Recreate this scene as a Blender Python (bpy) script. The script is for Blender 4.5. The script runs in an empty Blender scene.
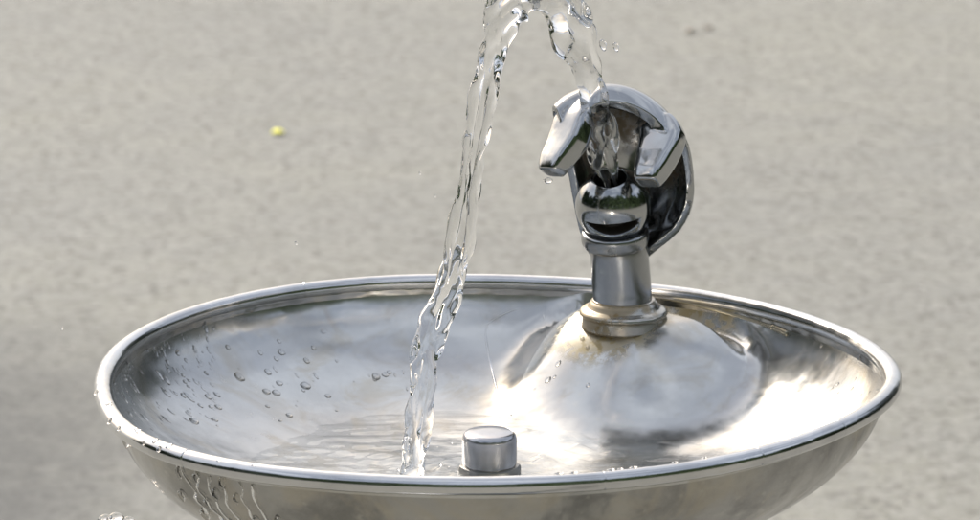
import bpy, bmesh, math, random
import numpy as np
from mathutils import Vector, Matrix, noise as mn
random.seed(7)
R = math.radians
sc = bpy.context.scene
col = sc.collection
MM = 0.001

# ------------------------------------------------------------------ camera
ELEV = 14.29
F = 4286.0
CAM = Vector((-0.00336, -1.8*math.cos(R(16)), 1.8*math.sin(R(16))))
FWD = Vector((0, math.cos(R(ELEV)), -math.sin(R(ELEV))))
UPV = Vector((0, math.sin(R(ELEV)), math.cos(R(ELEV))))
RGT = Vector((1, 0, 0))
GROUND_Z = -0.90

def ray(px, py):
    return FWD + RGT*((px-490)/F) + UPV*((260-py)/F)
def at_z(px, py, z):
    d = ray(px, py); return CAM + d*((z-CAM.z)/d.z)
def at_y(px, py, y):
    d = ray(px, py); return CAM + d*((y-CAM.y)/d.y)

cam = bpy.data.cameras.new('camera'); camo = bpy.data.objects.new('camera', cam)
col.objects.link(camo); sc.camera = camo
camo.location = CAM; camo.rotation_euler = (R(90-ELEV), 0, 0)
cam.sensor_width = 36; cam.lens = 36*F/980
cam.clip_start = 0.05; cam.clip_end = 600
cam.dof.use_dof = True; cam.dof.focus_distance = 1.80; cam.dof.aperture_fstop = 31

# ------------------------------------------------------------------ light
SUN = Vector((-0.42, 0.74, 0.54)).normalized()      # direction towards the sun
elev = math.asin(SUN.z); az = math.atan2(SUN.x, SUN.y)
w = bpy.data.worlds.new('World'); sc.world = w; w.use_nodes = True
nt = w.node_tree; bg = nt.nodes['Background']
sky = nt.nodes.new('ShaderNodeTexSky'); sky.sky_type = 'NISHITA'; sky.sun_disc = False
sky.sun_elevation = elev; sky.sun_rotation = az; sky.air_density = 1.0; sky.dust_density = 8.0; sky.ozone_density = 0.6
tcw = nt.nodes.new('ShaderNodeTexCoord'); mpw = nt.nodes.new('ShaderNodeMapping'); mpw.inputs['Scale'].default_value = (1.5, 1.5, 3.2)
nzw = nt.nodes.new('ShaderNodeTexNoise'); nzw.inputs['Scale'].default_value = 1.7; nzw.inputs['Detail'].default_value = 6; nzw.inputs['Roughness'].default_value = .58
mrw = nt.nodes.new('ShaderNodeMapRange'); mrw.interpolation_type = 'SMOOTHSTEP'
for i_, v_ in ((1, .40), (2, .66), (3, .30), (4, .90)): mrw.inputs[i_].default_value = v_
mxw = nt.nodes.new('ShaderNodeMix'); mxw.data_type = 'RGBA'; mxw.inputs[7].default_value = (5.8, 6.2, 6.9, 1)
nt.links.new(tcw.outputs['Generated'], mpw.inputs[0]); nt.links.new(mpw.outputs[0], nzw.inputs['Vector']); nt.links.new(nzw.outputs['Fac'], mrw.inputs[0])
nt.links.new(mrw.outputs[0], mxw.inputs[0]); nt.links.new(sky.outputs[0], mxw.inputs[6]); nt.links.new(mxw.outputs[2], bg.inputs[0]); bg.inputs[1].default_value = 0.15
sl = bpy.data.lights.new('sun', 'SUN'); sl.energy = 3.7; sl.angle = R(0.6); sl.color = (1, .985, .955)
so = bpy.data.objects.new('sun', sl); col.objects.link(so)
so.rotation_euler = (-SUN).to_track_quat('-Z', 'Y').to_euler()
sc.view_settings.view_transform = 'Standard'; sc.view_settings.look = 'None'
sc.view_settings.gamma = 1; sc.view_settings.exposure = 0.10
sc.render.engine = 'CYCLES'
sc.cycles.use_denoising = True
sc.cycles.max_bounces = 14; sc.cycles.transmission_bounces = 12; sc.cycles.glossy_bounces = 8
sc.cycles.sample_clamp_indirect = 6

# ------------------------------------------------------------------ materials
class N:
    def __init__(s, name):
        s.m = bpy.data.materials.new(name); s.m.use_nodes = True
        s.t = s.m.node_tree; s.b = s.t.nodes.get('Principled BSDF'); s.out = s.t.nodes.get('Material Output')
        s.tc = s.t.nodes.new('ShaderNodeTexCoord').outputs['Object']
    def n(s, kind, **kw):
        nd = s.t.nodes.new(kind)
        for k, v in kw.items():
            if k[0] == '_': nd.inputs[k[1:].replace('_', ' ')].default_value = v
            else: setattr(nd, k, v)
        return nd
    def l(s, a, b): s.t.links.new(a, b)
    def noise(s, scale, detail=4, rough=.55, vec=None, dist=0):
        nd = s.n('ShaderNodeTexNoise', _Scale=scale, _Detail=detail, _Roughness=rough, _Distortion=dist)
        s.l(vec if vec is not None else s.tc, nd.inputs['Vector']); return nd.outputs['Fac']
    def scale_vec(s, v):
        m = s.n('ShaderNodeMapping'); m.inputs['Scale'].default_value = v; s.l(s.tc, m.inputs[0]); return m.outputs[0]
    def mapr(s, x, a, b, c=0., d=1., clamp=True):
        nd = s.n('ShaderNodeMapRange', clamp=clamp); nd.interpolation_type = 'SMOOTHSTEP' if clamp else 'LINEAR'
        for i, v in zip((1, 2, 3, 4), (a, b, c, d)): nd.inputs[i].default_value = v
        s.l(x, nd.inputs[0]); return nd.outputs[0]
    def math(s, op, a, b=None):
        nd = s.n('ShaderNodeMath', operation=op)
        for i, v in ((0, a), (1, b)):
            if v is None: continue
            if isinstance(v, (int, float)): nd.inputs[i].default_value = v
            else: s.l(v, nd.inputs[i])
        return nd.outputs[0]
    def mix(s, f, a, b):
        nd = s.n('ShaderNodeMix', data_type='RGBA')
        for i, v in ((0, f), (6, a), (7, b)):
            if isinstance(v, (int, float)): nd.inputs[i].default_value = v
            elif isinstance(v, tuple): nd.inputs[i].default_value = (*v, 1)
            else: s.l(v, nd.inputs[i])
        return nd.outputs[2]
    def blob(s, c, r0, r1, sq=(1, 1, 1)):
        """1 inside r0 of point c, 0 beyond r1"""
        m = s.n('ShaderNodeVectorMath', operation='SUBTRACT'); s.l(s.tc, m.inputs[0]); m.inputs[1].default_value = c
        q = s.n('ShaderNodeVectorMath', operation='MULTIPLY'); s.l(m.outputs[0], q.inputs[0]); q.inputs[1].default_value = sq
        d = s.n('ShaderNodeVectorMath', operation='LENGTH'); s.l(q.outputs[0], d.inputs[0])
        return s.mapr(d.outputs['Value'], r0, r1, 1, 0)
    def bump(s, h, strength, dist, prev=None):
        nd = s.n('ShaderNodeBump', _Strength=strength, _Distance=dist); s.l(h, nd.inputs['Height'])
        if prev is not None: s.l(prev, nd.inputs['Normal'])
        return nd.outputs[0]

BUB = Vector((0.052, 0.130, -0.0025))    # foot of the bubbler

def steel(name, base=(.60, .60, .59), r0=.14, r1=.34, film=0.0, blotch=False, stains=(), dents=.35, stain_col=(.30, .19, .07), fine=0.05):
    k = N(name); b = k.b
    b.inputs['Metallic'].default_value = 1
    n1 = k.noise(18, 6, .62); n2 = k.noise(120, 5, .6); n3 = k.noise(9, 3, .5, dist=1.0)
    tarn = k.mapr(n1, .40, .68)
    scr = k.mapr(k.noise(90, 3, .6, vec=k.scale_vec((1, 14, 14)), dist=.6), .60, .70)
    c = k.mix(tarn, base, tuple(x*(.80 if not blotch else .42) for x in base))
    spots = k.mapr(n2, .60, .72)
    if film: c = k.mix(k.math('MULTIPLY', k.mapr(k.noise(23, 4, .6, dist=1.5), .48, .68), .55), c, (.50, .45, .36))
    c = k.mix(k.math('MULTIPLY', spots, .35), c, (.70, .68, .62))
    fl_ = None
    if film:
        fl_ = k.math('MULTIPLY', k.mapr(k.noise(14, 5, .6, dist=.6), .30, .70, .45, 1.0), film)
        c = k.mix(k.math('MULTIPLY', fl_, .8), c, (.60, .60, .58))
    if stains:
        tot = None
        for ctr, a, bb, sq in stains:
            m = k.blob(ctr, a, bb, sq); tot = m if tot is None else k.math('MAXIMUM', tot, m)
        sn = k.mapr(k.noise(160, 5, .65), .38, .60)
        sm = k.math('MULTIPLY', tot, k.math('MAXIMUM', k.math('MULTIPLY', sn, .95), k.mapr(tot, .8, 1.0, 0, .65)))
        c = k.mix(sm, c, stain_col)
        mt = k.math('SUBTRACT', 1.0, k.math('MULTIPLY', sm, .75))
        if film: mt = k.math('SUBTRACT', mt, fl_)
        k.l(k.math('MAXIMUM', mt, 0.0), b.inputs['Metallic'])
    k.l(c, b.inputs['Base Color'])
    rr = k.mapr(k.math('ADD', k.math('MULTIPLY', n3, .6), k.math('MULTIPLY', n2, .4)), .3, .7, r0, r1)
    if stains: rr = k.math('MAXIMUM', rr, k.math('MULTIPLY', sm, .55))
    k.l(rr, b.inputs['Roughness'])
    rr = k.math('ADD', rr, k.math('MULTIPLY', scr, .20))
    if film: rr = k.math('ADD', rr, k.math('MULTIPLY', spots, .12))
    h1 = k.noise(26, 3, .5); h2 = k.noise(420, 3, .6)
    bp = k.bump(h1, dents, .0022)
    bp = k.bump(h2, fine, .0004, bp)
    k.l(bp, b.inputs['Normal'])
    return k.m

M = {}
M['bowl'] = steel('weathered_steel', (.66, .66, .645), .13, .28, film=.15, stains=[
    ((BUB.x, BUB.y, BUB.z), .020, .030, (1, 1, .5)), ((BUB.x+.062, BUB.y+.008, BUB.z), .004, .026, (.6, 2.2, .5)),
    ((BUB.x-.020, BUB.y+.004, BUB.z), .004, .018, (.8, 1, .5)),
    ((BUB.x+.030, BUB.y+.012, BUB.z), .004, .022, (.55, 1.2, .5)),
    ], dents=.38, stain_col=(.37, .29, .14))
M['rim'] = steel('rolled_steel_rim', (.72, .72, .72), .12, .24, dents=.12)
M['chrome'] = steel('polished_chrome', (.47, .48, .485), .05, .14, dents=.12, fine=.02,
    stains=[((BUB.x+.022, BUB.y+.016, .072), .010, .020, (1, 1, .7)), ((BUB.x+.004, BUB.y+.020, .085), .006, .020, (1, 1, .8))], stain_col=(.20, .15, .09))
M['neck'] = steel('worn_chrome', (.44, .45, .46), .16, .30, dents=.15,
    stains=[((BUB.x, BUB.y, .030), .006, .0175, (.9, .9, 2.2))], stain_col=(.26, .20, .11))
M['flange'] = steel('stained_flange', (.56, .54, .49), .16, .34, dents=.2,
    stains=[((BUB.x, BUB.y, BUB.z+.003), .0165, .0225, (1, 1, 1)), ((BUB.x+.013, BUB.y-.010, BUB.z+.004), .002, .010, (1, 1, 1))], stain_col=(.27, .185, .07))
M['bead'] = steel('aged_sealant', (.50, .46, .36), .25, .45, dents=.2)
k = N('cavity_shade'); k.b.inputs['Base Color'].default_value = (.02, .017, .013, 1); k.b.inputs['Roughness'].default_value = .4; M['dark'] = k.m  # near-black colour stands in for shade inside the nozzle bore and slot

def water_mat(name, bumpy=True):
    k = N(name)
    k.b.inputs['Base Color'].default_value = (1, 1, 1, 1); k.b.inputs['Roughness'].default_value = 0.0
    k.b.inputs['IOR'].default_value = 1.333; k.b.inputs['Transmission Weight'].default_value = 1
    if bumpy: k.l(k.bump(k.noise(230, 2, .5), .12, .0012), k.b.inputs['Normal'])
    return k.m
M['water'] = water_mat('clear_water'); M['drop'] = water_mat('clear_drop_water', False)
# thin sheet of standing water: Fresnel mix of clear and mirror
k = N('shallow_water')
gl = k.n('ShaderNodeBsdfGlossy', _Roughness=.02); tr = k.n('ShaderNodeBsdfTransparent'); tr.inputs[0].default_value = (.975, .98, .98, 1)
fr = k.n('ShaderNodeFresnel', _IOR=1.333); mx = k.n('ShaderNodeMixShader')
geo = k.n('ShaderNodeNewGeometry')
k.l(k.math('MULTIPLY', fr.outputs[0], k.math('SUBTRACT', 1.0, geo.outputs['Backfacing'])), mx.inputs[0]); k.l(tr.outputs[0], mx.inputs[1]); k.l(gl.outputs[0], mx.inputs[2]); k.l(mx.outputs[0], k.out.inputs[0])
M['pool'] = k.m

# ground: pale gravelly paving
k = N('gravel_paving'); b = k.b
vor = k.n('ShaderNodeTexVoronoi', _Scale=105.0); k.l(k.tc, vor.inputs['Vector'])
sep = k.n('ShaderNodeSeparateColor'); k.l(vor.outputs['Color'], sep.inputs[0])
big = k.noise(.55, 5, .6); mid = k.noise(9, 6, .7); fine = k.noise(75, 4, .65)
c = k.mix(k.mapr(big, .38, .62), (.236, .232, .205), (.280, .272, .226))
c = k.mix(k.mapr(mid, .35, .70, 0, .35), c, (.185, .185, .175))
c = k.mix(k.math('MULTIPLY', k.mapr(sep.outputs[0], .0, 1.0), .5), c, (.40, .385, .35))
c = k.mix(k.math('MULTIPLY', k.mapr(sep.outputs[1], .76, .9), .6), c, (.13, .12, .105))
c = k.mix(k.mapr(fine, .55, .8, 0, .45), c, (.10, .10, .09))
k.l(c, b.inputs['Base Color']); b.inputs['Roughness'].default_value = .9
ground_shade = k.blob(tuple(at_z(-40, 480, GROUND_Z)-Vector((0, 0, GROUND_Z))), .05, .55, (1.6, .55, 1))  # soft shadow cast from off-frame left, painted into the ground colour
c = k.mix(k.math('MULTIPLY', ground_shade, k.mapr(mid, .25, .6, .45, .8)), c, (.10, .10, .095))
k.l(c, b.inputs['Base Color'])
h = k.math('ADD', vor.outputs['Distance'], k.math('MULTIPLY', mid, 1.2))
k.l(k.bump(h, .22, .005), b.inputs['Normal'])
M['ground'] = k.m
k = N('yellow_petal'); k.b.inputs['Base Color'].default_value = (.95, .92, .03, 1); k.b.inputs['Roughness'].default_value = .6; M['yellow'] = k.m
k = N('dry_leaf'); k.l(k.mix(k.noise(60), (.12, .09, .055), (.20, .15, .09)), k.b.inputs['Base Color']); M['leaf'] = k.m

# ------------------------------------------------------------------ object helpers
def link(name, me, mat, parent=None, smooth=True):
    o = bpy.data.objects.new(name, me); col.objects.link(o)
    if mat is not None: me.materials.append(mat)
    if smooth:
        me.polygons.foreach_set('use_smooth', [True]*len(me.polygons))
    if parent is not None: o.parent = parent
    return o
def mesh(name, v, f):
    me = bpy.data.meshes.new(name); me.from_pydata([tuple(p) for p in v], [], f); me.update(); return me
def tag(o, label=None, cat=None, group=None, kind=None):
    for a, b_ in (('label', label), ('category', cat), ('group', group), ('kind', kind)):
        if b_: o[a] = b_
def autosmooth(o, ang=40):
    o.data.set_sharp_from_angle(angle=R(ang))

def ring_loft(rings, cap=True):
    """rings: list of lists of points, closed rings"""
    n = len(rings[0]); v = [p for r in rings for p in r]; f = []
    for i in range(len(rings)-1):
        for j in range(n):
            a = i*n+j; b_ = i*n+(j+1) % n; f.append((a, b_, b_+n, a+n))
    if cap:
        f.append(tuple(range(n-1, -1, -1))); f.append(tuple((len(rings)-1)*n+j for j in range(n)))
    return v, f
def lathe(prof, n=96, c=Vector((0, 0, 0)), rot=None, shape=None):
    rings = []
    for r_, z in prof:
        ring = []
        for j in range(n):
            a = 2*math.pi*j/n
            rr = r_*(shape(a, r_, z) if shape else 1)
            p = Vector((rr*math.cos(a), rr*math.sin(a), z))
            if rot is not None: p = rot @ p
            ring.append(c+p)
        rings.append(ring)
    return ring_loft(rings)
def smooth_profile(pts, per=8):
    """Catmull-Rom through points"""
    P = [Vector(p) for p in pts]; out = []
    for i in range(len(P)-1):
        a = P[max(i-1, 0)]; b_ = P[i]; c_ = P[i+1]; d = P[min(i+2, len(P)-1)]
        for s in range(per):
            t = s/per
            out.append(.5*((2*b_)+(c_-a)*t+(2*a-5*b_+4*c_-d)*t*t+(3*b_-a-3*c_+d)*t**3))
    out.append(P[-1]); return out

# ------------------------------------------------------------------ bowl outline
outer = [(92,392),(96,371),(110,350),(140,328.5),(180,308.5),(240,293),(305,281),(380,275),(450,272.7),(520,273.2),(560,275),(610,278.5),(655,283),
 (710,290.5),(760,299.5),(800,310),(830,321),(860,334.5),(885,351),(899,367),(904,384),(896,402),(875,418),(848,434),(815,449),(774,462),(700,478),(620,488),
 (560,492.5),(480,495),(400,494),(320,488.5),(260,481.5),(220,476),(180,468),(150,455),(120,435.5),(102,415)]
RR = 3.9*MM
pts = []
m_ = len(outer)
for i, (x, y) in enumerate(outer):
    x0, y0 = outer[i-1]; x1, y1 = outer[(i+1) % m_]
    tx, ty = x1-x0, y1-y0; l = math.hypot(tx, ty); nx, ny = -ty/l, tx/l      # inward
    ip = at_z(x+nx*9.2, y+ny*9.2, 0)
    pts.append((ip.x, ip.y))
pa = np.array(pts); CX, CY = 0.0, 0.0
ang = np.arctan2(pa[:, 1]-CY, pa[:, 0]-CX); rad = np.hypot(pa[:, 0]-CX, pa[:, 1]-CY)
H = 7
A = np.column_stack([np.ones_like(ang)]+[f_(n*ang) for n in range(1, H+1) for f_ in (np.cos, np.sin)])
# dampened least squares
L = np.diag([0]+[0.02*n**2 for n in range(1, H+1) for _ in (0, 1)])
co = np.linalg.lstsq(np.vstack([A, L]), np.concatenate([rad, np.zeros(2*H+1)]), rcond=None)[0]
def rim_r(a):
    s = co[0]
    for n in range(1, H+1): s += co[2*n-1]*math.cos(n*a)+co[2*n]*math.sin(n*a)
    return float(s)

def sstep(a, b_, x):
    t = min(1, max(0, (x-a)/(b_-a))); return t*t*(3-2*t)
HC = Vector((0.066, 0.146))
def inner_z(x, y):
    a = math.atan2(y, x); rr = rim_r(a)-RR*.55; rho = min(1, math.hypot(x, y)/rr)
    zb = -.053*(max(0, 1-rho**3.1))**.58 + .0007*mn.noise(Vector((x*22, y*22, 5)))*(1-rho**6)
    # pressed hump that carries the bubbler
    dx, dy = x-HC.x, y-HC.y
    ax = .080 if dx < 0 else .112
    d = math.hypot(dx/ax, dy/.082)*(1+.05*mn.noise(Vector((x*25, y*25, 2))))
    zh = BUB.z+.0005 - .007*min(1, d) - .048*(sstep(.28, 1.12, d)**.95) - .02*max(0, d-1.0)
    k_ = .016
    h_ = max(k_-abs(zb-zh), 0)/k_
    z = max(zb, zh)+h_*h_*k_*.25
    wall = sstep(.90, .985, rho)          # hand back to the wall under the rim
    return z*(1-wall)+zb*wall if zh > zb else z

NT = 288
def plan(a, rho, inset=RR*.55): 
    r_ = (rim_r(a)-inset)*rho
    return r_*math.cos(a), r_*math.sin(a)

root = bpy.data.objects.new('drinking_fountain', None); col.objects.link(root); root.location = (0, 0, GROUND_Z)
tag(root, 'stainless steel drinking fountain with oval bowl, rolled rim and chrome bubbler', 'drinking fountain')
def part(name, v, f, mat, parent=root, sm=True):
    # parts are written in world coordinates; keep them while parenting
    o = link(name, mesh(name, v, f), mat, parent, sm)
    base = Vector((0, 0, GROUND_Z))
    if parent is root: o.location = -base
    return o

# bowl: inner skin then outer skin, one closed shell
rings = []
NR = 120
for i in range(NR+1):
    t = i/NR; rho = 1-(1-t)**1.6 if False else t
    rho = max(rho, .004); rho = rho if rho < .9 else .9+.1*(1-(1-(rho-.9)/.1)**1.7)
    ring = []
    for j in range(NT):
        a = 2*math.pi*j/NT; x, y = plan(a, rho); ring.append(Vector((x, y, inner_z(x, y))))
    rings.append(ring)
inner_rings = rings
outs = []
NO = 60
for i in range(NO+1):
    ph = math.pi/2*i/NO
    rho = max(math.cos(ph), .02)**.95; z = -.070*math.sin(ph)**1.02 - .0015
    ring = []
    for j in range(NT):
        a = 2*math.pi*j/NT; x, y = plan(a, rho, inset=RR*.75)
        ring.append(Vector((x, y, z)))
    outs.append(ring)
v, f = ring_loft(rings+outs)
bowl = part('bowl', v, f, M['bowl'])
bowl.data.materials.append(steel('outer_steel', (.46, .45, .43), .08, .26, film=.2, dents=1.0, blotch=True))
for pl in bowl.data.polygons:
    if pl.index >= NR*NT: pl.material_index = 1

# rolled rim with hairline joints
joint_a = []
for (px, py) in ((166, 459), (773, 456), (305, 288), (860, 427), (609, 481)):
    p = at_z(px, py, .002); joint_a.append((math.atan2(p.y, p.x), 1 if px in (166,) else .45 if px in (773, 305) else .2))
rings = []
angs = [2*math.pi*j/720 for j in range(720)]
for (ja, _) in joint_a:
    angs += [ja % (2*math.pi)+dd for dd in (-.0035, -.0025, -.0014, 0, .0014, .0025, .0035)]
angs = sorted(x % (2*math.pi) for x in angs)
for a in angs:
    r_ = rim_r(a); e = 1e-3
    t = Vector((rim_r(a+e)*math.cos(a+e)-r_*math.cos(a), rim_r(a+e)*math.sin(a+e)-r_*math.sin(a), 0)).normalized()
    nrm = Vector((t.y, -t.x, 0)); c_ = Vector((r_*math.cos(a), r_*math.sin(a), 0))
    q = RR
    for (ja, s_) in joint_a:
        dd = abs((a-ja+math.pi) % (2*math.pi)-math.pi)
        if dd < .0022: q = RR*(1-.20*s_)
    q *= 1+.035*mn.noise(Vector((math.cos(a)*9, math.sin(a)*9, 0)))+.02*mn.noise(Vector((math.cos(a)*30, math.sin(a)*30, 0)))
    rings.append([c_+nrm*(q*math.cos(b_))+Vector((0, 0, q*.97*math.sin(b_))) for b_ in [2*math.pi*k_/32 for k_ in range(32)]])
rings.append(rings[0])
v, f = ring_loft(rings, cap=False)
rim = part('rolled_rim', v, f, M['rim'])

# pedestal below the frame, so that the bowl stands on something
v, f = lathe([(.001, GROUND_Z+.0), (.15, GROUND_Z+.0), (.15, GROUND_Z+.02), (.14, GROUND_Z+.026), (.062, GROUND_Z+.05), (.055, GROUND_Z+.09), (.055, -.12), (.062, -.09), (.085, -.068), (.001, -.066)])
ped = part('pedestal', v, f, M['neck']); autosmooth(ped)

# sealant bead along the back of the hump
def tube(path, r_, n=12, squash=1):
    rings = []
    for i, p in enumerate(path):
        t = (path[min(i+1, len(path)-1)]-path[max(i-1, 0)]).normalized()
        s_ = t.cross(Vector((0, 0, 1))).normalized(); u_ = s_.cross(t)
        q = r_(i/(len(path)-1)) if callable(r_) else r_
        rings.append([p+s_*(q*math.cos(2*math.pi*k_/n))+u_*(q*squash*math.sin(2*math.pi*k_/n)) for k_ in range(n)])
    return ring_loft(rings)
def on_inner(px, py, lift=0):
    """first hit of the pixel's ray with the inner skin"""
    d = ray(px, py).normalized(); s = 1.45
    while s < 2.2:
        p = CAM+d*s
        if math.hypot(p.x, p.y) < rim_r(math.atan2(p.y, p.x))-RR*.55 and p.z < 0.0 and p.z < inner_z(p.x, p.y): break
        s += .0008
    return p+Vector((0, 0, lift))
path = [on_inner(px, py) for px, py in ((655, 296), (680, 301), (705, 307), (730, 314), (755, 321), (772, 327))]
path = smooth_profile(path, 6)
v, f = tube(path, .0011, squash=.8)
part('sealant_bead', v, f, M['bead'])
path = smooth_profile([on_inner(px, py) for px, py in ((773, 327), (780, 330), (788, 334))], 5)
v, f = tube(path, .0016)
part('sealant_bead', v, f, M['bead'])

# ------------------------------------------------------------------ bubbler
Y0 = BUB.y
def L_(px, py, b_): return at_y(px, py, Y0+b_*MM)
def mmz(py, b_=0): return L_(616, py, b_).z
AX = at_y(623.5, 320, Y0).x
# base flange
fz = BUB.z
prof = [(.0190, fz-.006), (.0186, fz-.0012), (.0192, fz-.0004), (.0198, fz+.0004), (.0196, fz+.0014), (.0186, fz+.0024), (.0166, fz+.0032), (.0158, fz+.0042), (.0152, fz+.0052), (.0142, fz+.0062), (.0128, fz+.0070), (.001, fz+.0074)]
v, f = lathe([tuple(p) for p in smooth_profile(prof, 4)], c=Vector((AX, Y0, 0)))
neck_top = mmz(246)
# neck with wrench flats
def flats(a, r_, z):
    t = (z-(fz+.01))/(neck_top-fz-.01)
    q = abs(math.cos(2*(a-R(20)))); return .965+.045*q**1.5*math.sin(math.pi*min(1, max(0, t)))**.5
NL = neck_top-fz
nprof = smooth_profile([(.0138, fz+.004), (.0136, fz+.004+.2*NL), (.0133, fz+.004+.45*NL), (.0132, fz+.004+.7*NL), (.0133, neck_top+.001)], 8)
nprof = [tuple(p) for p in nprof]
# neck leans a touch: centre shifts from AX at foot to AX2 on top
vv, ff = lathe([(.001, nprof[0][1])]+nprof+[(.001, nprof[-1][1])], shape=flats)
AX2 = at_y(619, 246, Y0).x
def lean(p):
    t = (p.z-fz)/(neck_top-fz); return Vector((AX+(AX2-AX)*t+p.x, Y0+p.y, p.z))
vv = [lean(Vector(p)) for p in vv]
neck = part('bubbler', vv, ff, M['neck'])
fl = link('base_flange', mesh('base_flange', v, f), M['flange'], neck)
# collar ring
cz = mmz(236); CC = Vector((at_y(615, 236, Y0).x, Y0-.001, cz))
tilt = Matrix.Rotation(R(9), 3, Vector((.9, -.3, 0)).normalized())
rp = smooth_profile([(.0120, -.0045), (.0140, -.0040), (.0150, -.0022), (.0152, .0006), (.0148, .0026), (.0138, .0034), (.0125, .0030)], 5)
v, f = lathe([(.001, -.0045)]+[tuple(p) for p in rp]+[(.001, .0030)], c=CC, rot=tilt)
link('collar_ring', mesh('collar_ring', v, f), M['neck'], neck)

# nozzle: ball with a bore and a crescent drain slot
BC = L_(613.5, 205, -2)
tl = Matrix.Rotation(R(25), 3, Vector((.93, -.25, 0)).normalized())
prof = []
rb = .0171
for i in range(230):
    th = R(-66)+(R(60)-R(-66))*i/229
    prof.append((rb*math.cos(th), rb*1.03*math.sin(th)))
top = prof[-1][1]
prof += [(.0076, top+.0003), (.0073, top+.0001), (.0070, top-.0008), (.0068, top-.004), (.0066, top-.012), (.001, top-.012)]
prof = [(.001, prof[0][1])]+prof
v, f = lathe(prof, n=420, c=Vector((0, 0, 0)), rot=tl)
nv = []
for p in v:
    p = Vector(p)
    if not nv: slot = {}
    az_ = math.atan2(p.x+.0015, -p.y); z_ = p.z
    lo = -.0118+.0052*(abs(az_)/.80)**2; hi = -.0050+.0009*(abs(az_)/.80)**2+.0012*az_
    if abs(az_) < .86 and p.length > rb*.9 and p.y < 0:
        mgl = min((z_-lo), (hi-z_))
        s_ = sstep(-.0002, .0009, mgl)*sstep(.86, .80, abs(az_)) if abs(az_) > .80 else sstep(-.0002, .0009, mgl)
        p = p*(1-.30*s_); slot[len(nv)] = s_
    nv.append(BC+p)
nz = link('nozzle', mesh('nozzle', nv, f), M['chrome'], neck)
nz.data.materials.append(M['dark'])
for pl in nz.data.polygons:
    if pl.index//420 >= 233 or len(pl.vertices) > 4 or sum(slot.get(q, 0) for q in pl.vertices) > .8: pl.material_index = 1
autosmooth(nz, 50)

# mouth guard: hooded shell and two prongs fused into one skin
grid = [
 [(596,258,1),(600,258,6),(609,258,10),(621,258,11),(633,258,10),(637,259,7),(638,261,4)],
 [(588,244,2),(593,240,9),(605,236,14),(621,235,16),(638,236,14),(651,240,8),(656,247,0)],
 [(581,222,2),(588,216,12),(604,212,19),(625,210,22),(647,211,20),(668,216,12),(677,229,-1)],
 [(576,196,1),(584,190,13),(603,186,21),(628,184,25),(654,186,23),(679,192,14),(688.5,206,-2)],
 [(570,165,0),(579,158,13),(602,153,22),(630,151,26),(658,154,24),(682,163,14),(690,180,-2)],
 [(561,134,-2),(571,125,11),(597,117,19),(628,114,24),(656,120,21),(676,133,11),(686,152,-4)],
 [(557,113,-7),(568,102,3),(593,94,10),(620,94,14),(646,103,12),(665,117,4),(678,136,-8)],
 [(557,112,-12),(571,101,-8),(594,92,-3),(619,91.5,-1),(642,100,-2),(661,116,-6),(675,138,-13)],
 [(561,124,-17),(574,115,-14),(595,107,-10),(617,106,-9),(638,112,-11),(656,125,-15),(669,146,-20)],
]
def catmull(P, t):
    i = int(min(max(t, 0), len(P)-1-1e-6)); u = t-i
    a = P[max(i-1, 0)]; b_ = P[i]; c_ = P[i+1]; d = P[min(i+2, len(P)-1)]
    return .5*((2*b_)+(c_-a)*u+(2*a-5*b_+4*c_-d)*u*u+(3*b_-a-3*c_+d)*u**3)
G = [[L_(*q) for q in row] for row in grid]
NU, NV = 48, 70
S = [[None]*(NU+1) for _ in range(NV+1)]
for i in range(NV+1):
    tv = i/NV*(len(G)-1)
    for j in range(NU+1):
        tu = j/NU*6
        S[i][j] = catmull([catmull([G[r_][c_] for r_ in range(len(G))], tv) for c_ in range(7)], tu)
def nrm(i, j):
    a = S[min(i+1, NV)][j]-S[max(i-1, 0)][j]; b_ = S[i][min(j+1, NU)]-S[i][max(j-1, 0)]
    return a.cross(b_).normalized()
TH = .0020
v = []; f = []
for sgn in (1, -1):
    for i in range(NV+1):
        for j in range(NU+1): v.append(S[i][j]+nrm(i, j)*((TH+.0008*sstep(.5, .9, i/NV))*sgn))
W_ = NU+1; off = (NV+1)*W_
for i in range(NV):
    for j in range(NU):
        a = i*W_+j; f.append((a, a+1, a+1+W_, a+W_)); f.append((a+off+W_, a+off+W_+1, a+off+1, a+off))
for i in range(NV):
    for j in (0, NU):
        a = i*W_+j; q = (a, a+W_, a+W_+off, a+off); f.append(q if j == 0 else q[::-1])
for j in range(NU):
    for i in (0, NV):
        a = i*W_+j; q = (a, a+off, a+1+off, a+1); f.append(q if i == 0 else q[::-1])
def prong(st, n=28):
    """st: (px, py, b, width mm, thickness mm, facet normal)"""
    C_ = [L_(a, b_, c_) for a, b_, c_, *_ in st]
    rings = []
    K = 6*(len(st)-1)
    for s in range(K+1):
        t = s/6
        c_ = catmull(C_, t); i = min(int(t), len(st)-2); u = t-i
        wd = (st[i][3]*(1-u)+st[i+1][3]*u)*MM/2; th = (st[i][4]*(1-u)+st[i+1][4]*u)*MM/2
        n_ = Vector(st[i][5]).lerp(Vector(st[i+1][5]), u).normalized()
        tg = (catmull(C_, min(t+.1, len(st)-1))-catmull(C_, max(t-.1, 0))).normalized()
        sd = tg.cross(n_).normalized(); n_ = sd.cross(tg)
        ring = []
        for q in range(n):
            a = 2*math.pi*q/n; ca, sa = math.cos(a), math.sin(a); e = .42
            ring.append(c_+sd*(wd*math.copysign(abs(ca)**e, ca))+n_*(th*math.copysign(abs(sa)**e, sa)))
        rings.append(ring)
    vv, ff = ring_loft(rings); o_ = len(v); v.extend(vv); f.extend(tuple(x+o_ for x in q) for q in ff)
nl = (-.54, -.26, .79)
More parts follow.
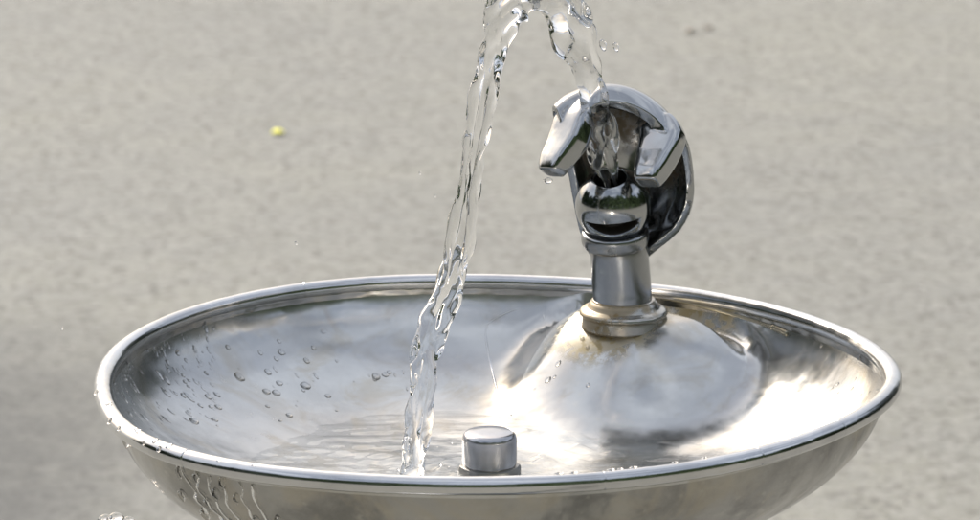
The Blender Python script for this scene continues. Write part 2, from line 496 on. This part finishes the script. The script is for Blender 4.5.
prong([(580,108,-8,15,10,nl), (574,121,-15,19,11,nl), (568,141,-20.5,19.5,12,nl), (556.5,161,-26,15.5,11,nl), (550.5,173,-29,11.5,8,nl)])
nr = (-.42, -.62, .66)
prong([(657,123,-6,15,9,nr), (662,139,-13,21,11,nr), (657,157,-19,18,12,nr), (650,174,-25,14,11,nr), (647,183,-28,10.5,8,nr)])
me = mesh('mouth_guard', v, f)
gd = link('mouth_guard', me, M['chrome'], neck)
rm = gd.modifiers.new('remesh', 'REMESH'); rm.mode = 'VOXEL'; rm.voxel_size = .00045; rm.use_smooth_shade = True
smm = gd.modifiers.new('smooth', 'SMOOTH'); smm.factor = .5; smm.iterations = 22

# ------------------------------------------------------------------ centre drain plug
def floor_hit(px, py):
    return on_inner(px, py)
DC = Vector((at_z(489.5, 478, -.047).x, .026, 0)); DZ = inner_z(DC.x, DC.y)
z_top = at_y(489.5, 431, DC.y).z; z_nut = at_y(489.5, 464, DC.y).z
rc = .0117
v, f = lathe([(.0001, z_top), (.004, z_top), (.0090, z_top-.0002), (.0104, z_top-.0006), (.0113, z_top-.0018), (rc, z_top-.0034), (rc, z_nut+.0016), (rc*.97, z_nut-.0002), (.001, z_nut-.0002)], c=Vector((DC.x, DC.y, 0)))
plug = part('drain_plug', v, f, steel('dull_plug_steel', (.60, .60, .62), .16, .26, dents=.1)); autosmooth(plug, 50)
def hexs(a, r_, z):
    q = (a-R(8)) % (math.pi/3)-math.pi/6; return .93*(math.cos(math.pi/6)/math.cos(q)*.5+.5)*1.05
v, f = lathe([(.001, DZ-.002), (.0140, DZ-.002), (.0140, z_nut-.0016), (.0134, z_nut-.0004), (.0124, z_nut-.0001), (.001, z_nut-.0001)], c=Vector((DC.x, DC.y, 0)), shape=hexs)
nut = link('hex_nut', mesh('hex_nut', v, f), steel('nut_steel', (.42, .41, .39), .2, .35, stains=[((DC.x, DC.y, z_nut), .008, .0135, (1, 1, 3))], stain_col=(.25, .2, .1)), plug); autosmooth(nut, 30)

# ------------------------------------------------------------------ water
LAND = Vector((-.034, .026))
PZ = -.0440
NX = 380
def ripple(x, y):
    d = math.hypot(x-LAND.x, (y-LAND.y))
    h_ = .00018*math.sin(d*2*math.pi/.0085+3*mn.noise(Vector((x*30, y*30, 0))))*math.exp(-d/.07)+.0016*mn.noise(Vector((x*190, y*260, 7)))*math.exp(-(d/.022)**2)
    h_ += .0008*mn.noise(Vector((x*38+y*20, y*150, 1.3)))+.0003*mn.noise(Vector((x*70, y*330, 4.1)))
    d2 = math.hypot(x-.022, y-.055); h_ += .0034*mn.noise(Vector((x*130, y*150, 9)))*math.exp(-(d2/.024)**2)
    return h_
v = []; f = []; NRp, NAp = 170, 340
for i in range(NRp+1):
    for j in range(NAp):
        a = 2*math.pi*j/NAp; x, y = plan(a, max(.003, .76*i/NRp)); v.append((x, y, PZ+ripple(x, y)))
for i in range(NRp):
    for j in range(NAp):
        a = i*NAp+j; b_ = i*NAp+(j+1) % NAp; f.append((a+NAp, b_+NAp, b_, a))
f.append(tuple(range(NAp)))
pool = link('water', mesh('water', v, f), M['pool']); tag(pool, kind='structure')
pool['label'] = 'shallow rippling water standing on the floor of the bowl'

def stream(name, ctrl, seed, n=64, per=20, amp=1.0, sheet=0):
    """ctrl: (px, py, yp mm, half-width mm, half-thickness mm, sheet 0..1)"""
    P = [at_y(a, b_, c_*MM) for a, b_, c_, *_ in ctrl]
    Q = [Vector((c[3], c[4], c[5])) for c in ctrl]
    K = per*(len(ctrl)-1); rings = []
    arc = 0; last = None
    for s in range(K+1):
        t = s/per; c_ = catmull(P, t); q = catmull(Q, t)
        if last is not None: arc += (c_-last).length
        last = c_
        tg = (catmull(P, min(t+.15, len(P)-1))-catmull(P, max(t-.15, 0))).normalized()
        sd = Vector((tg.z, 0, -tg.x)).normalized() if abs(tg.z)+abs(tg.x) > .1 else Vector((1, 0, 0))
        tw = .9*mn.noise(Vector((arc*22, seed, 0)))
        n_ = tg.cross(sd).normalized(); sd2 = sd*math.cos(tw)+n_*math.sin(tw); n2 = n_*math.cos(tw)-sd*math.sin(tw)
        wob = mn.noise(Vector((arc*38, seed+5, 0)))*.16+mn.noise(Vector((arc*110, seed+5, 3)))*.13
        wd = q.x*(1+wob*amp); th = q.y*(1-wob*amp*.8); sh = max(0, min(1, q.z))
        ring = []
        for k_ in range(n):
            a = 2*math.pi*k_/n; x = math.cos(a); h_ = math.sin(a)
            sq_ = abs(h_)
            hh = (1-sh)*sq_+sh*(.10*sq_+.66*math.sqrt(max(0, 1-((abs(x)-.68)/.32)**2)))
            if h_ < 0: hh = -hh
            g_ = arc*1000
            lob = 1+.22*math.cos(2*a+g_/7.5+seed)+.18*math.cos(3*a-g_/5.2+1.7*mn.noise(Vector((arc*30, 3, seed))))+.08*math.cos(5*a+g_/3.1)
            lob = 1+(lob-1)*(1-.55*sh)*amp
            p = c_+sd2*(wd*x*MM*(1+(lob-1)*.7))+n2*(th*hh*MM*lob)
            m1 = mn.noise(Vector((x*1.3, h_*1.3, arc*80+seed*7)))
            m2 = mn.noise(Vector((x*2.4, h_*2.4, arc*230+seed*3)))
            m3 = mn.noise(Vector((x*1.8+arc*60, h_*1.8, arc*60+seed*3)))
            out = (sd2*x+n2*h_*(1-.6*sh)).normalized()
            p += out*((m1*1.25+m2*.18+m3*.85)*amp*MM*min(1, .35+q.x/6.5))
            ring.append(p)
        rings.append(ring)
    v, f = ring_loft(rings)
    return v, f
ctrlU = [(611,196,120,3.2,3.2,0),(609,180,119,3.9,3.9,0),(605,160,118,5.2,5.4,0),(601,135,115,6.0,5.6,0),(596,110,113,5.6,5.6,0),(590,85,111,6.6,6.0,0),(583,60,108,7.2,6.4,0),
 (574,34,105,8.2,6.8,0),(564,12,101,8.8,7.0,0),(552,1,97,8.2,6.4,0),(536,-4,92,6.0,5.4,.1),(519,-2,87,7.2,6.0,.1),(507,8,82,7.6,5.8,.2),(499,25,79,7.0,5.6,.1),(493,50,76,6.4,5.2,.15),(486.5,80,73,5.8,4.6,.35),
 (481,110,70,5.5,4.3,.55),(476,140,68,5.4,4.1,.65),(471.5,170,65,5.3,4.0,.7),(467,200,62,5.3,4.0,.7),(462,230,59,5.5,4.0,.6),(456,258,56,6.0,4.2,.5),(449,285,52,6.2,4.4,.3),
 (440,312,48,6.6,4.5,.3),(431,335,45,6.2,4.8,.2),(425,360,42,5.6,4.8,.2),(424,385,39,5.7,4.8,.2),(421,405,36,5.4,4.6,.2),(418,430,33,4.8,4.2,.15),(414,455,30,4.6,4.0,.1),(411,478,27,5.2,4.6,0),(410,492,26,7.5,7,0)]
v, f = stream('water_stream', ctrlU, 2.3)
st_ = link('water_stream', mesh('water_stream', v, f), M['water'])
tag(st_, 'clear arc of water rising from the nozzle and falling twisted into the bowl', 'water jet')
ss = st_.modifiers.new('sub', 'SUBSURF'); ss.levels = 1; ss.render_levels = 1

# droplets ---------------------------------------------------------------
def drop_mesh(name, sx, sy, sz, seed, lens=True):
    bm = bmesh.new(); bmesh.ops.create_icosphere(bm, subdivisions=3, radius=1)
    for q in bm.verts:
        p = q.co; n1 = 1+.22*mn.noise(p*1.2+Vector((seed, 0, 0)))
        z = p.z
        if lens and z < 0: z *= .25
        q.co = Vector((p.x*sx*n1, p.y*sy*n1, z*sz))
    me = bpy.data.meshes.new(name); bm.to_mesh(me); bm.free(); me.materials.append(M['drop'])
    me.polygons.foreach_set('use_smooth', [True]*len(me.polygons)); return me
def place(me, name, p, nrm_, down, s, label, group):
    o = bpy.data.objects.new(name, me); col.objects.link(o)
    z = nrm_.normalized(); y = (down-z*down.dot(z))
    y = y.normalized() if y.length > 1e-4 else Vector((0, 1, 0)); x = y.cross(z)
    m = Matrix((x, y, z)).transposed().to_4x4(); m.translation = p
    o.matrix_world = m @ Matrix.Diagonal((s[0], s[1], s[2], 1))
    tag(o, label, 'water drop', group); return o
def inner_n(x, y):
    e = .0006
    return Vector((-(inner_z(x+e, y)-inner_z(x-e, y))/(2*e), -(inner_z(x, y+e)-inner_z(x, y-e))/(2*e), 1)).normalized()
beads = [drop_mesh('round_drop', 1, 1, .55, i*3.1) for i in range(3)]
runs = [drop_mesh('running_drop', .42, 1.25, .42, i*5.3) for i in range(3)]
rnd = random.Random(11)
def scatter(count, box, size, kinds, label, group, cond=None):
    c_ = 0; tries = 0
    while c_ < count and tries < count*20:
        tries += 1
        px = rnd.uniform(box[0], box[2]); py = rnd.uniform(box[1], box[3])
        if cond and not cond(px, py): continue
        p = on_inner(px, py)
        if p.z < PZ+.002 or p.z > -.003: continue
        s = MM*rnd.uniform(*size)*rnd.choice((.7, 1, 1, 1.4)); n_ = inner_n(p.x, p.y)
        place(rnd.choice(kinds), 'water_drop', p, n_, Vector((0, 0, -1)), (s, s*rnd.uniform(.8, 1.5), s), label, group); c_ += 1
scatter(110, (112, 318, 215, 420), (.8, 1.7), runs+runs+beads[:1], 'small elongated water drop running down the dark left wall inside the bowl', 'drops on the left inner wall')
scatter(60, (180, 340, 420, 428), (.7, 1.7), beads+runs[:1], 'small water drop on the pale left slope inside the bowl', 'drops on the pale inner slope')
scatter(45, (115, 330, 420, 430), (.3, .6), beads, 'pinhead speck of water on the left half of the bowl floor', 'pinhead specks of water')
scatter(20, (815, 345, 880, 400), (.6, 1.1), runs+beads[:1], 'small water drop on the right wall inside the bowl', 'drops on the right inner wall')
scatter(6, (515, 330, 620, 400), (.8, 1.3), beads, 'small water drop on the hump beneath the bubbler', 'drops on the hump')
for (px, py, s) in ((305, 386, 2.6), (276, 393, 2.1), (385, 375, 1.8), (548, 380, 1.9), (323, 332, 2.0)):
    p = on_inner(px, py)
    place(beads[0], 'water_drop', p, inner_n(p.x, p.y), Vector((.4, 0, -1)), (s*MM, s*1.0*MM, s*.8*MM), 'large water drop on the sloping steel inside the bowl', 'large drops inside the bowl')

# drips under the rim and on the outside, left of the bowl
def outer_pt(a, z):
    s_ = min(1, max(0, (-z-.0015)/.070)); ph = math.asin(s_**(1/1.02)); x, y = plan(a, max(math.cos(ph), .02)**.95, RR*.75); return Vector((x, y, z))
def outer_n(a, z):
    p0 = outer_pt(a, z); pa_ = outer_pt(a+.01, z); pz_ = outer_pt(a, z-.001)
    n_ = (pa_-p0).cross(pz_-p0).normalized()
    return n_ if n_.dot(Vector((p0.x, p0.y, 0))) > 0 else -n_
def ang_px(px):      # front rim angle that projects at this px
    best = None
    for k_ in range(0, 1440):
        a = -math.pi+math.pi*k_/1440; r_ = rim_r(a); x, y = r_*math.cos(a), r_*math.sin(a)
        q = Vector((x, y, 0))-CAM; sx = 490+F*q.dot(RGT)/q.dot(FWD)
        if best is None or abs(sx-px) < best[0]: best = (abs(sx-px), a)
    return best[1]
hang = drop_mesh('hanging_drop', .75, 1.0, .75, 2, lens=False)
for px, dz, s in ((119, -6.0, 3.4), (97, -3.5, 2.0), (172, -8, 2.6), (187, -9, 2.0), (215, -8, 2.2), (163, -20, 2.2), (176, -27, 2.8), (198, -31, 3.6), (212, -36, 3.2), (236, -24, 2.4), (246, -34, 3.2), (262, -22, 2.4), (205, -14, 2.4), (226, -14, 2.0), (190, -20, 2.4)):
    a = ang_px(px); p = outer_pt(a, dz*MM)
    place(hang, 'water_drop', p+outer_n(a, dz*MM)*.0006, outer_n(a, dz*MM), Vector((0, 0, -1)), (s*.75*MM, s*1.25*MM, s*.7*MM), 'water drip hanging beneath the left end of the rolled rim', 'drips outside the left rim')
# rivulets down the outside
def rivulet(px, z0, z1, w_, seed):
    a0 = ang_px(px); path = []
    for i in range(26):
        t = i/25; z = (z0+(z1-z0)*t)*MM; a = a0+.022*mn.noise(Vector((t*5, seed, 0)))+.02*t
        path.append(outer_pt(a, z)+outer_n(a, z)*.0002)
    v, f = tube(path, lambda t: w_*MM*max(.12, .38+.5*mn.noise(Vector((t*9, seed, 3)))+.35*t**3), squash=.4)
    o = link('water_rivulet', mesh('water_rivulet', v, f), M['drop']); o.modifiers.new('s', 'SUBSURF').render_levels = 1
    tag(o, 'thin rivulet of water running down the outside of the bowl at left', 'water trickle', 'rivulets outside the bowl'); return o
for i, (px, z0, z1, w_) in enumerate(((188, -5, -34, 1.5), (200, -6, -40, 1.9), (214, -5, -46, 1.6), (232, -6, -38, 1.3), (247, -6, -44, 1.9), (176, -4, -26, 1.2))):
    rivulet(px, z0, z1, w_*1.25, i*1.7)
path = smooth_profile([on_inner(px, py) for px, py in ((545, 320), (541, 312), (522, 308), (502, 315), (487, 326), (487, 345), (492, 370), (499, 395), (512, 416))], 8)  # thin clear tube drawn in place of the caustic left of the hump
v, f = tube(path, lambda t: .00055*(1+.4*mn.noise(Vector((t*12, 0, 0)))), squash=.8)
o = link('caustic_line', mesh('caustic_line', v, f), M['drop']); tag(o, 'hair-thin curved line modelled for the light caustic left of the hump in the bowl', 'water trickle')
# beads sitting on the rolled rim
for px in (104, 110, 118, 127, 136, 140, 151, 158, 166, 172, 222, 256):
    a = ang_px(px); r_ = rim_r(a); b_ = rnd.uniform(.2, 1.5); n_ = Vector((math.cos(a)*math.cos(b_), math.sin(a)*math.cos(b_), math.sin(b_)))
    p = Vector((r_*math.cos(a), r_*math.sin(a), 0))+n_*RR; s = rnd.uniform(.8, 1.5)*MM
    place(rnd.choice(beads), 'water_drop', p, n_, Vector((0, 0, -1)), (s, s*1.1, s*.8), 'tiny water drop beaded on the left of the rolled rim', 'drops on the left rim')
for px in (560, 575, 612, 622, 635, 676, 706):
    a = ang_px(px); r_ = rim_r(a); b_ = 1.9; n_ = Vector((math.cos(a)*math.cos(b_), math.sin(a)*math.cos(b_), math.sin(b_)))
    p = Vector((r_*math.cos(a), r_*math.sin(a), 0))+n_*RR; s = rnd.uniform(.9, 1.4)*MM
    place(rnd.choice(beads), 'water_drop', p, n_, Vector((1, 0, 0)), (s, s*1.3, s*.8), 'tiny water drop beaded on the inner edge of the front rim', 'drops on the front rim')
# drops in the air and splashes
for (px, py, yp, s) in ((420, 173, 70, .6), (435, 196, 70, .5), (296, 243, 60, .7), (62, 328, 0, .6), (616, 47, 100, 1.6), (603, 45, 104, 2.0)):
    p = at_y(px, py, yp*MM); place(hang, 'water_drop', p, Vector((0, -1, 0)), Vector((.3, 0, -1)), (s*MM, s*1.3*MM, s*MM), 'tiny drop of water flying free in the air', 'drops in the air')
for q_ in range(14):
    p = at_y(rnd.uniform(392, 452), rnd.uniform(436, 472), rnd.uniform(.015, .04)); s = rnd.uniform(.3, .8)
    place(hang, 'water_drop', p, Vector((0, -1, 0)), Vector((.3, 0, -1)), (s*MM, s*1.3*MM, s*MM), 'tiny splash drop leaping where the water jet lands', 'splash drops at the landing point')
pd = L_(548, 180.5, -29); place(hang, 'water_drop', pd, Vector((0, -1, 0)), Vector((0, 0, -1)), (.0026, .0013, .0022), 'drop hanging from the tip of the left guard prong', None)
for (px, py, s) in ((105, 520, 3.2), (115, 519, 3.6), (128, 521, 2.6)):
    p = at_y(px, py, .02); place(beads[1], 'water_drop', p, Vector((0, -.3, 1)), Vector((.3, 0, -1)), (s*MM, s*MM, s*1.4*MM), 'splash blob of water in the air below the left of the bowl', 'splash below the bowl')

# ------------------------------------------------------------------ ground and litter
v = [(-150, -150, 0), (150, -150, 0), (150, 250, 0), (-150, 250, 0)]
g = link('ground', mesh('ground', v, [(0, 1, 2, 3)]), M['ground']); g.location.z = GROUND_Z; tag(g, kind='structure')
def flat_leaf(name, px, py, L, W, mat, label, cat, rz):
    p = at_z(px, py, GROUND_Z); v = []; f = []
    n = 14
    for i in range(n+1):
        t = i/n; w_ = W*math.sin(math.pi*t)**.7
        for s_ in (-1, 0, 1): v.append(((t-.5)*L, s_*w_, .0015+.002*math.sin(t*3)+.001*abs(s_)))
    for i in range(n):
        for s_ in (0, 1): a = i*3+s_; f.append((a, a+1, a+4, a+3))
    o = link(name, mesh(name, v, f), mat); o.location = p; o.rotation_euler = (0, 0, rz)
    o.modifiers.new('t', 'SOLIDIFY').thickness = .0015
    tag(o, label, cat)
flat_leaf('petal', 278, 134.5, .019, .010, M['yellow'], 'small bright yellow petal lying on the paving', 'petal', .2)
flat_leaf('dry_leaf', 690, 33, .016, .010, M['leaf'], 'small brown dry leaf lying far back on the paving', 'leaf', .2)
flat_leaf('dry_leaf', 709, 30, .016, .006, M['leaf'], 'thin brown fleck of leaf right of the other brown leaf', 'leaf', .1)

# trees standing around behind the camera: only their reflections are seen
k = N('tree_foliage'); k.l(k.mix(k.noise(3, 4), (.03, .055, .022), (.07, .11, .04)), k.b.inputs['Base Color']); k.b.inputs['Roughness'].default_value = .8
v = []; f = []
rt = random.Random(3)
for i in range(8200):
    a = R(rt.uniform(-205, 62)); rr = rt.uniform(15, 19); h_ = 6.2+5.2*max(0, math.cos(a+math.pi/2))**.8+1.3*math.sin(a*9)+1.0*math.sin(a*23+1)
    z = h_*rt.random()**.8; c_ = Vector((rr*math.cos(a), rr*math.sin(a), z)); s_ = rt.uniform(.35, .8)
    q = Matrix.Rotation(rt.uniform(0, 6.3), 3, Vector((rt.random(), rt.random(), rt.random())).normalized()); o_ = len(v)
    for p in ((-1, -.6, 0), (0, -1, .3), (1, -.5, 0), (.8, .7, .2), (-.2, 1, -.1), (-1, .4, .3)): v.append(c_+q @ Vector(p)*s_)
    f.append(tuple(range(o_, o_+6)))
wd_ = link('wood', mesh('wood', v, f), k.m, None, False); wd_.location.z = GROUND_Z
tag(wd_, 'mass of dark green trees behind the viewer mirrored in the steel', 'trees', kind='stuff')
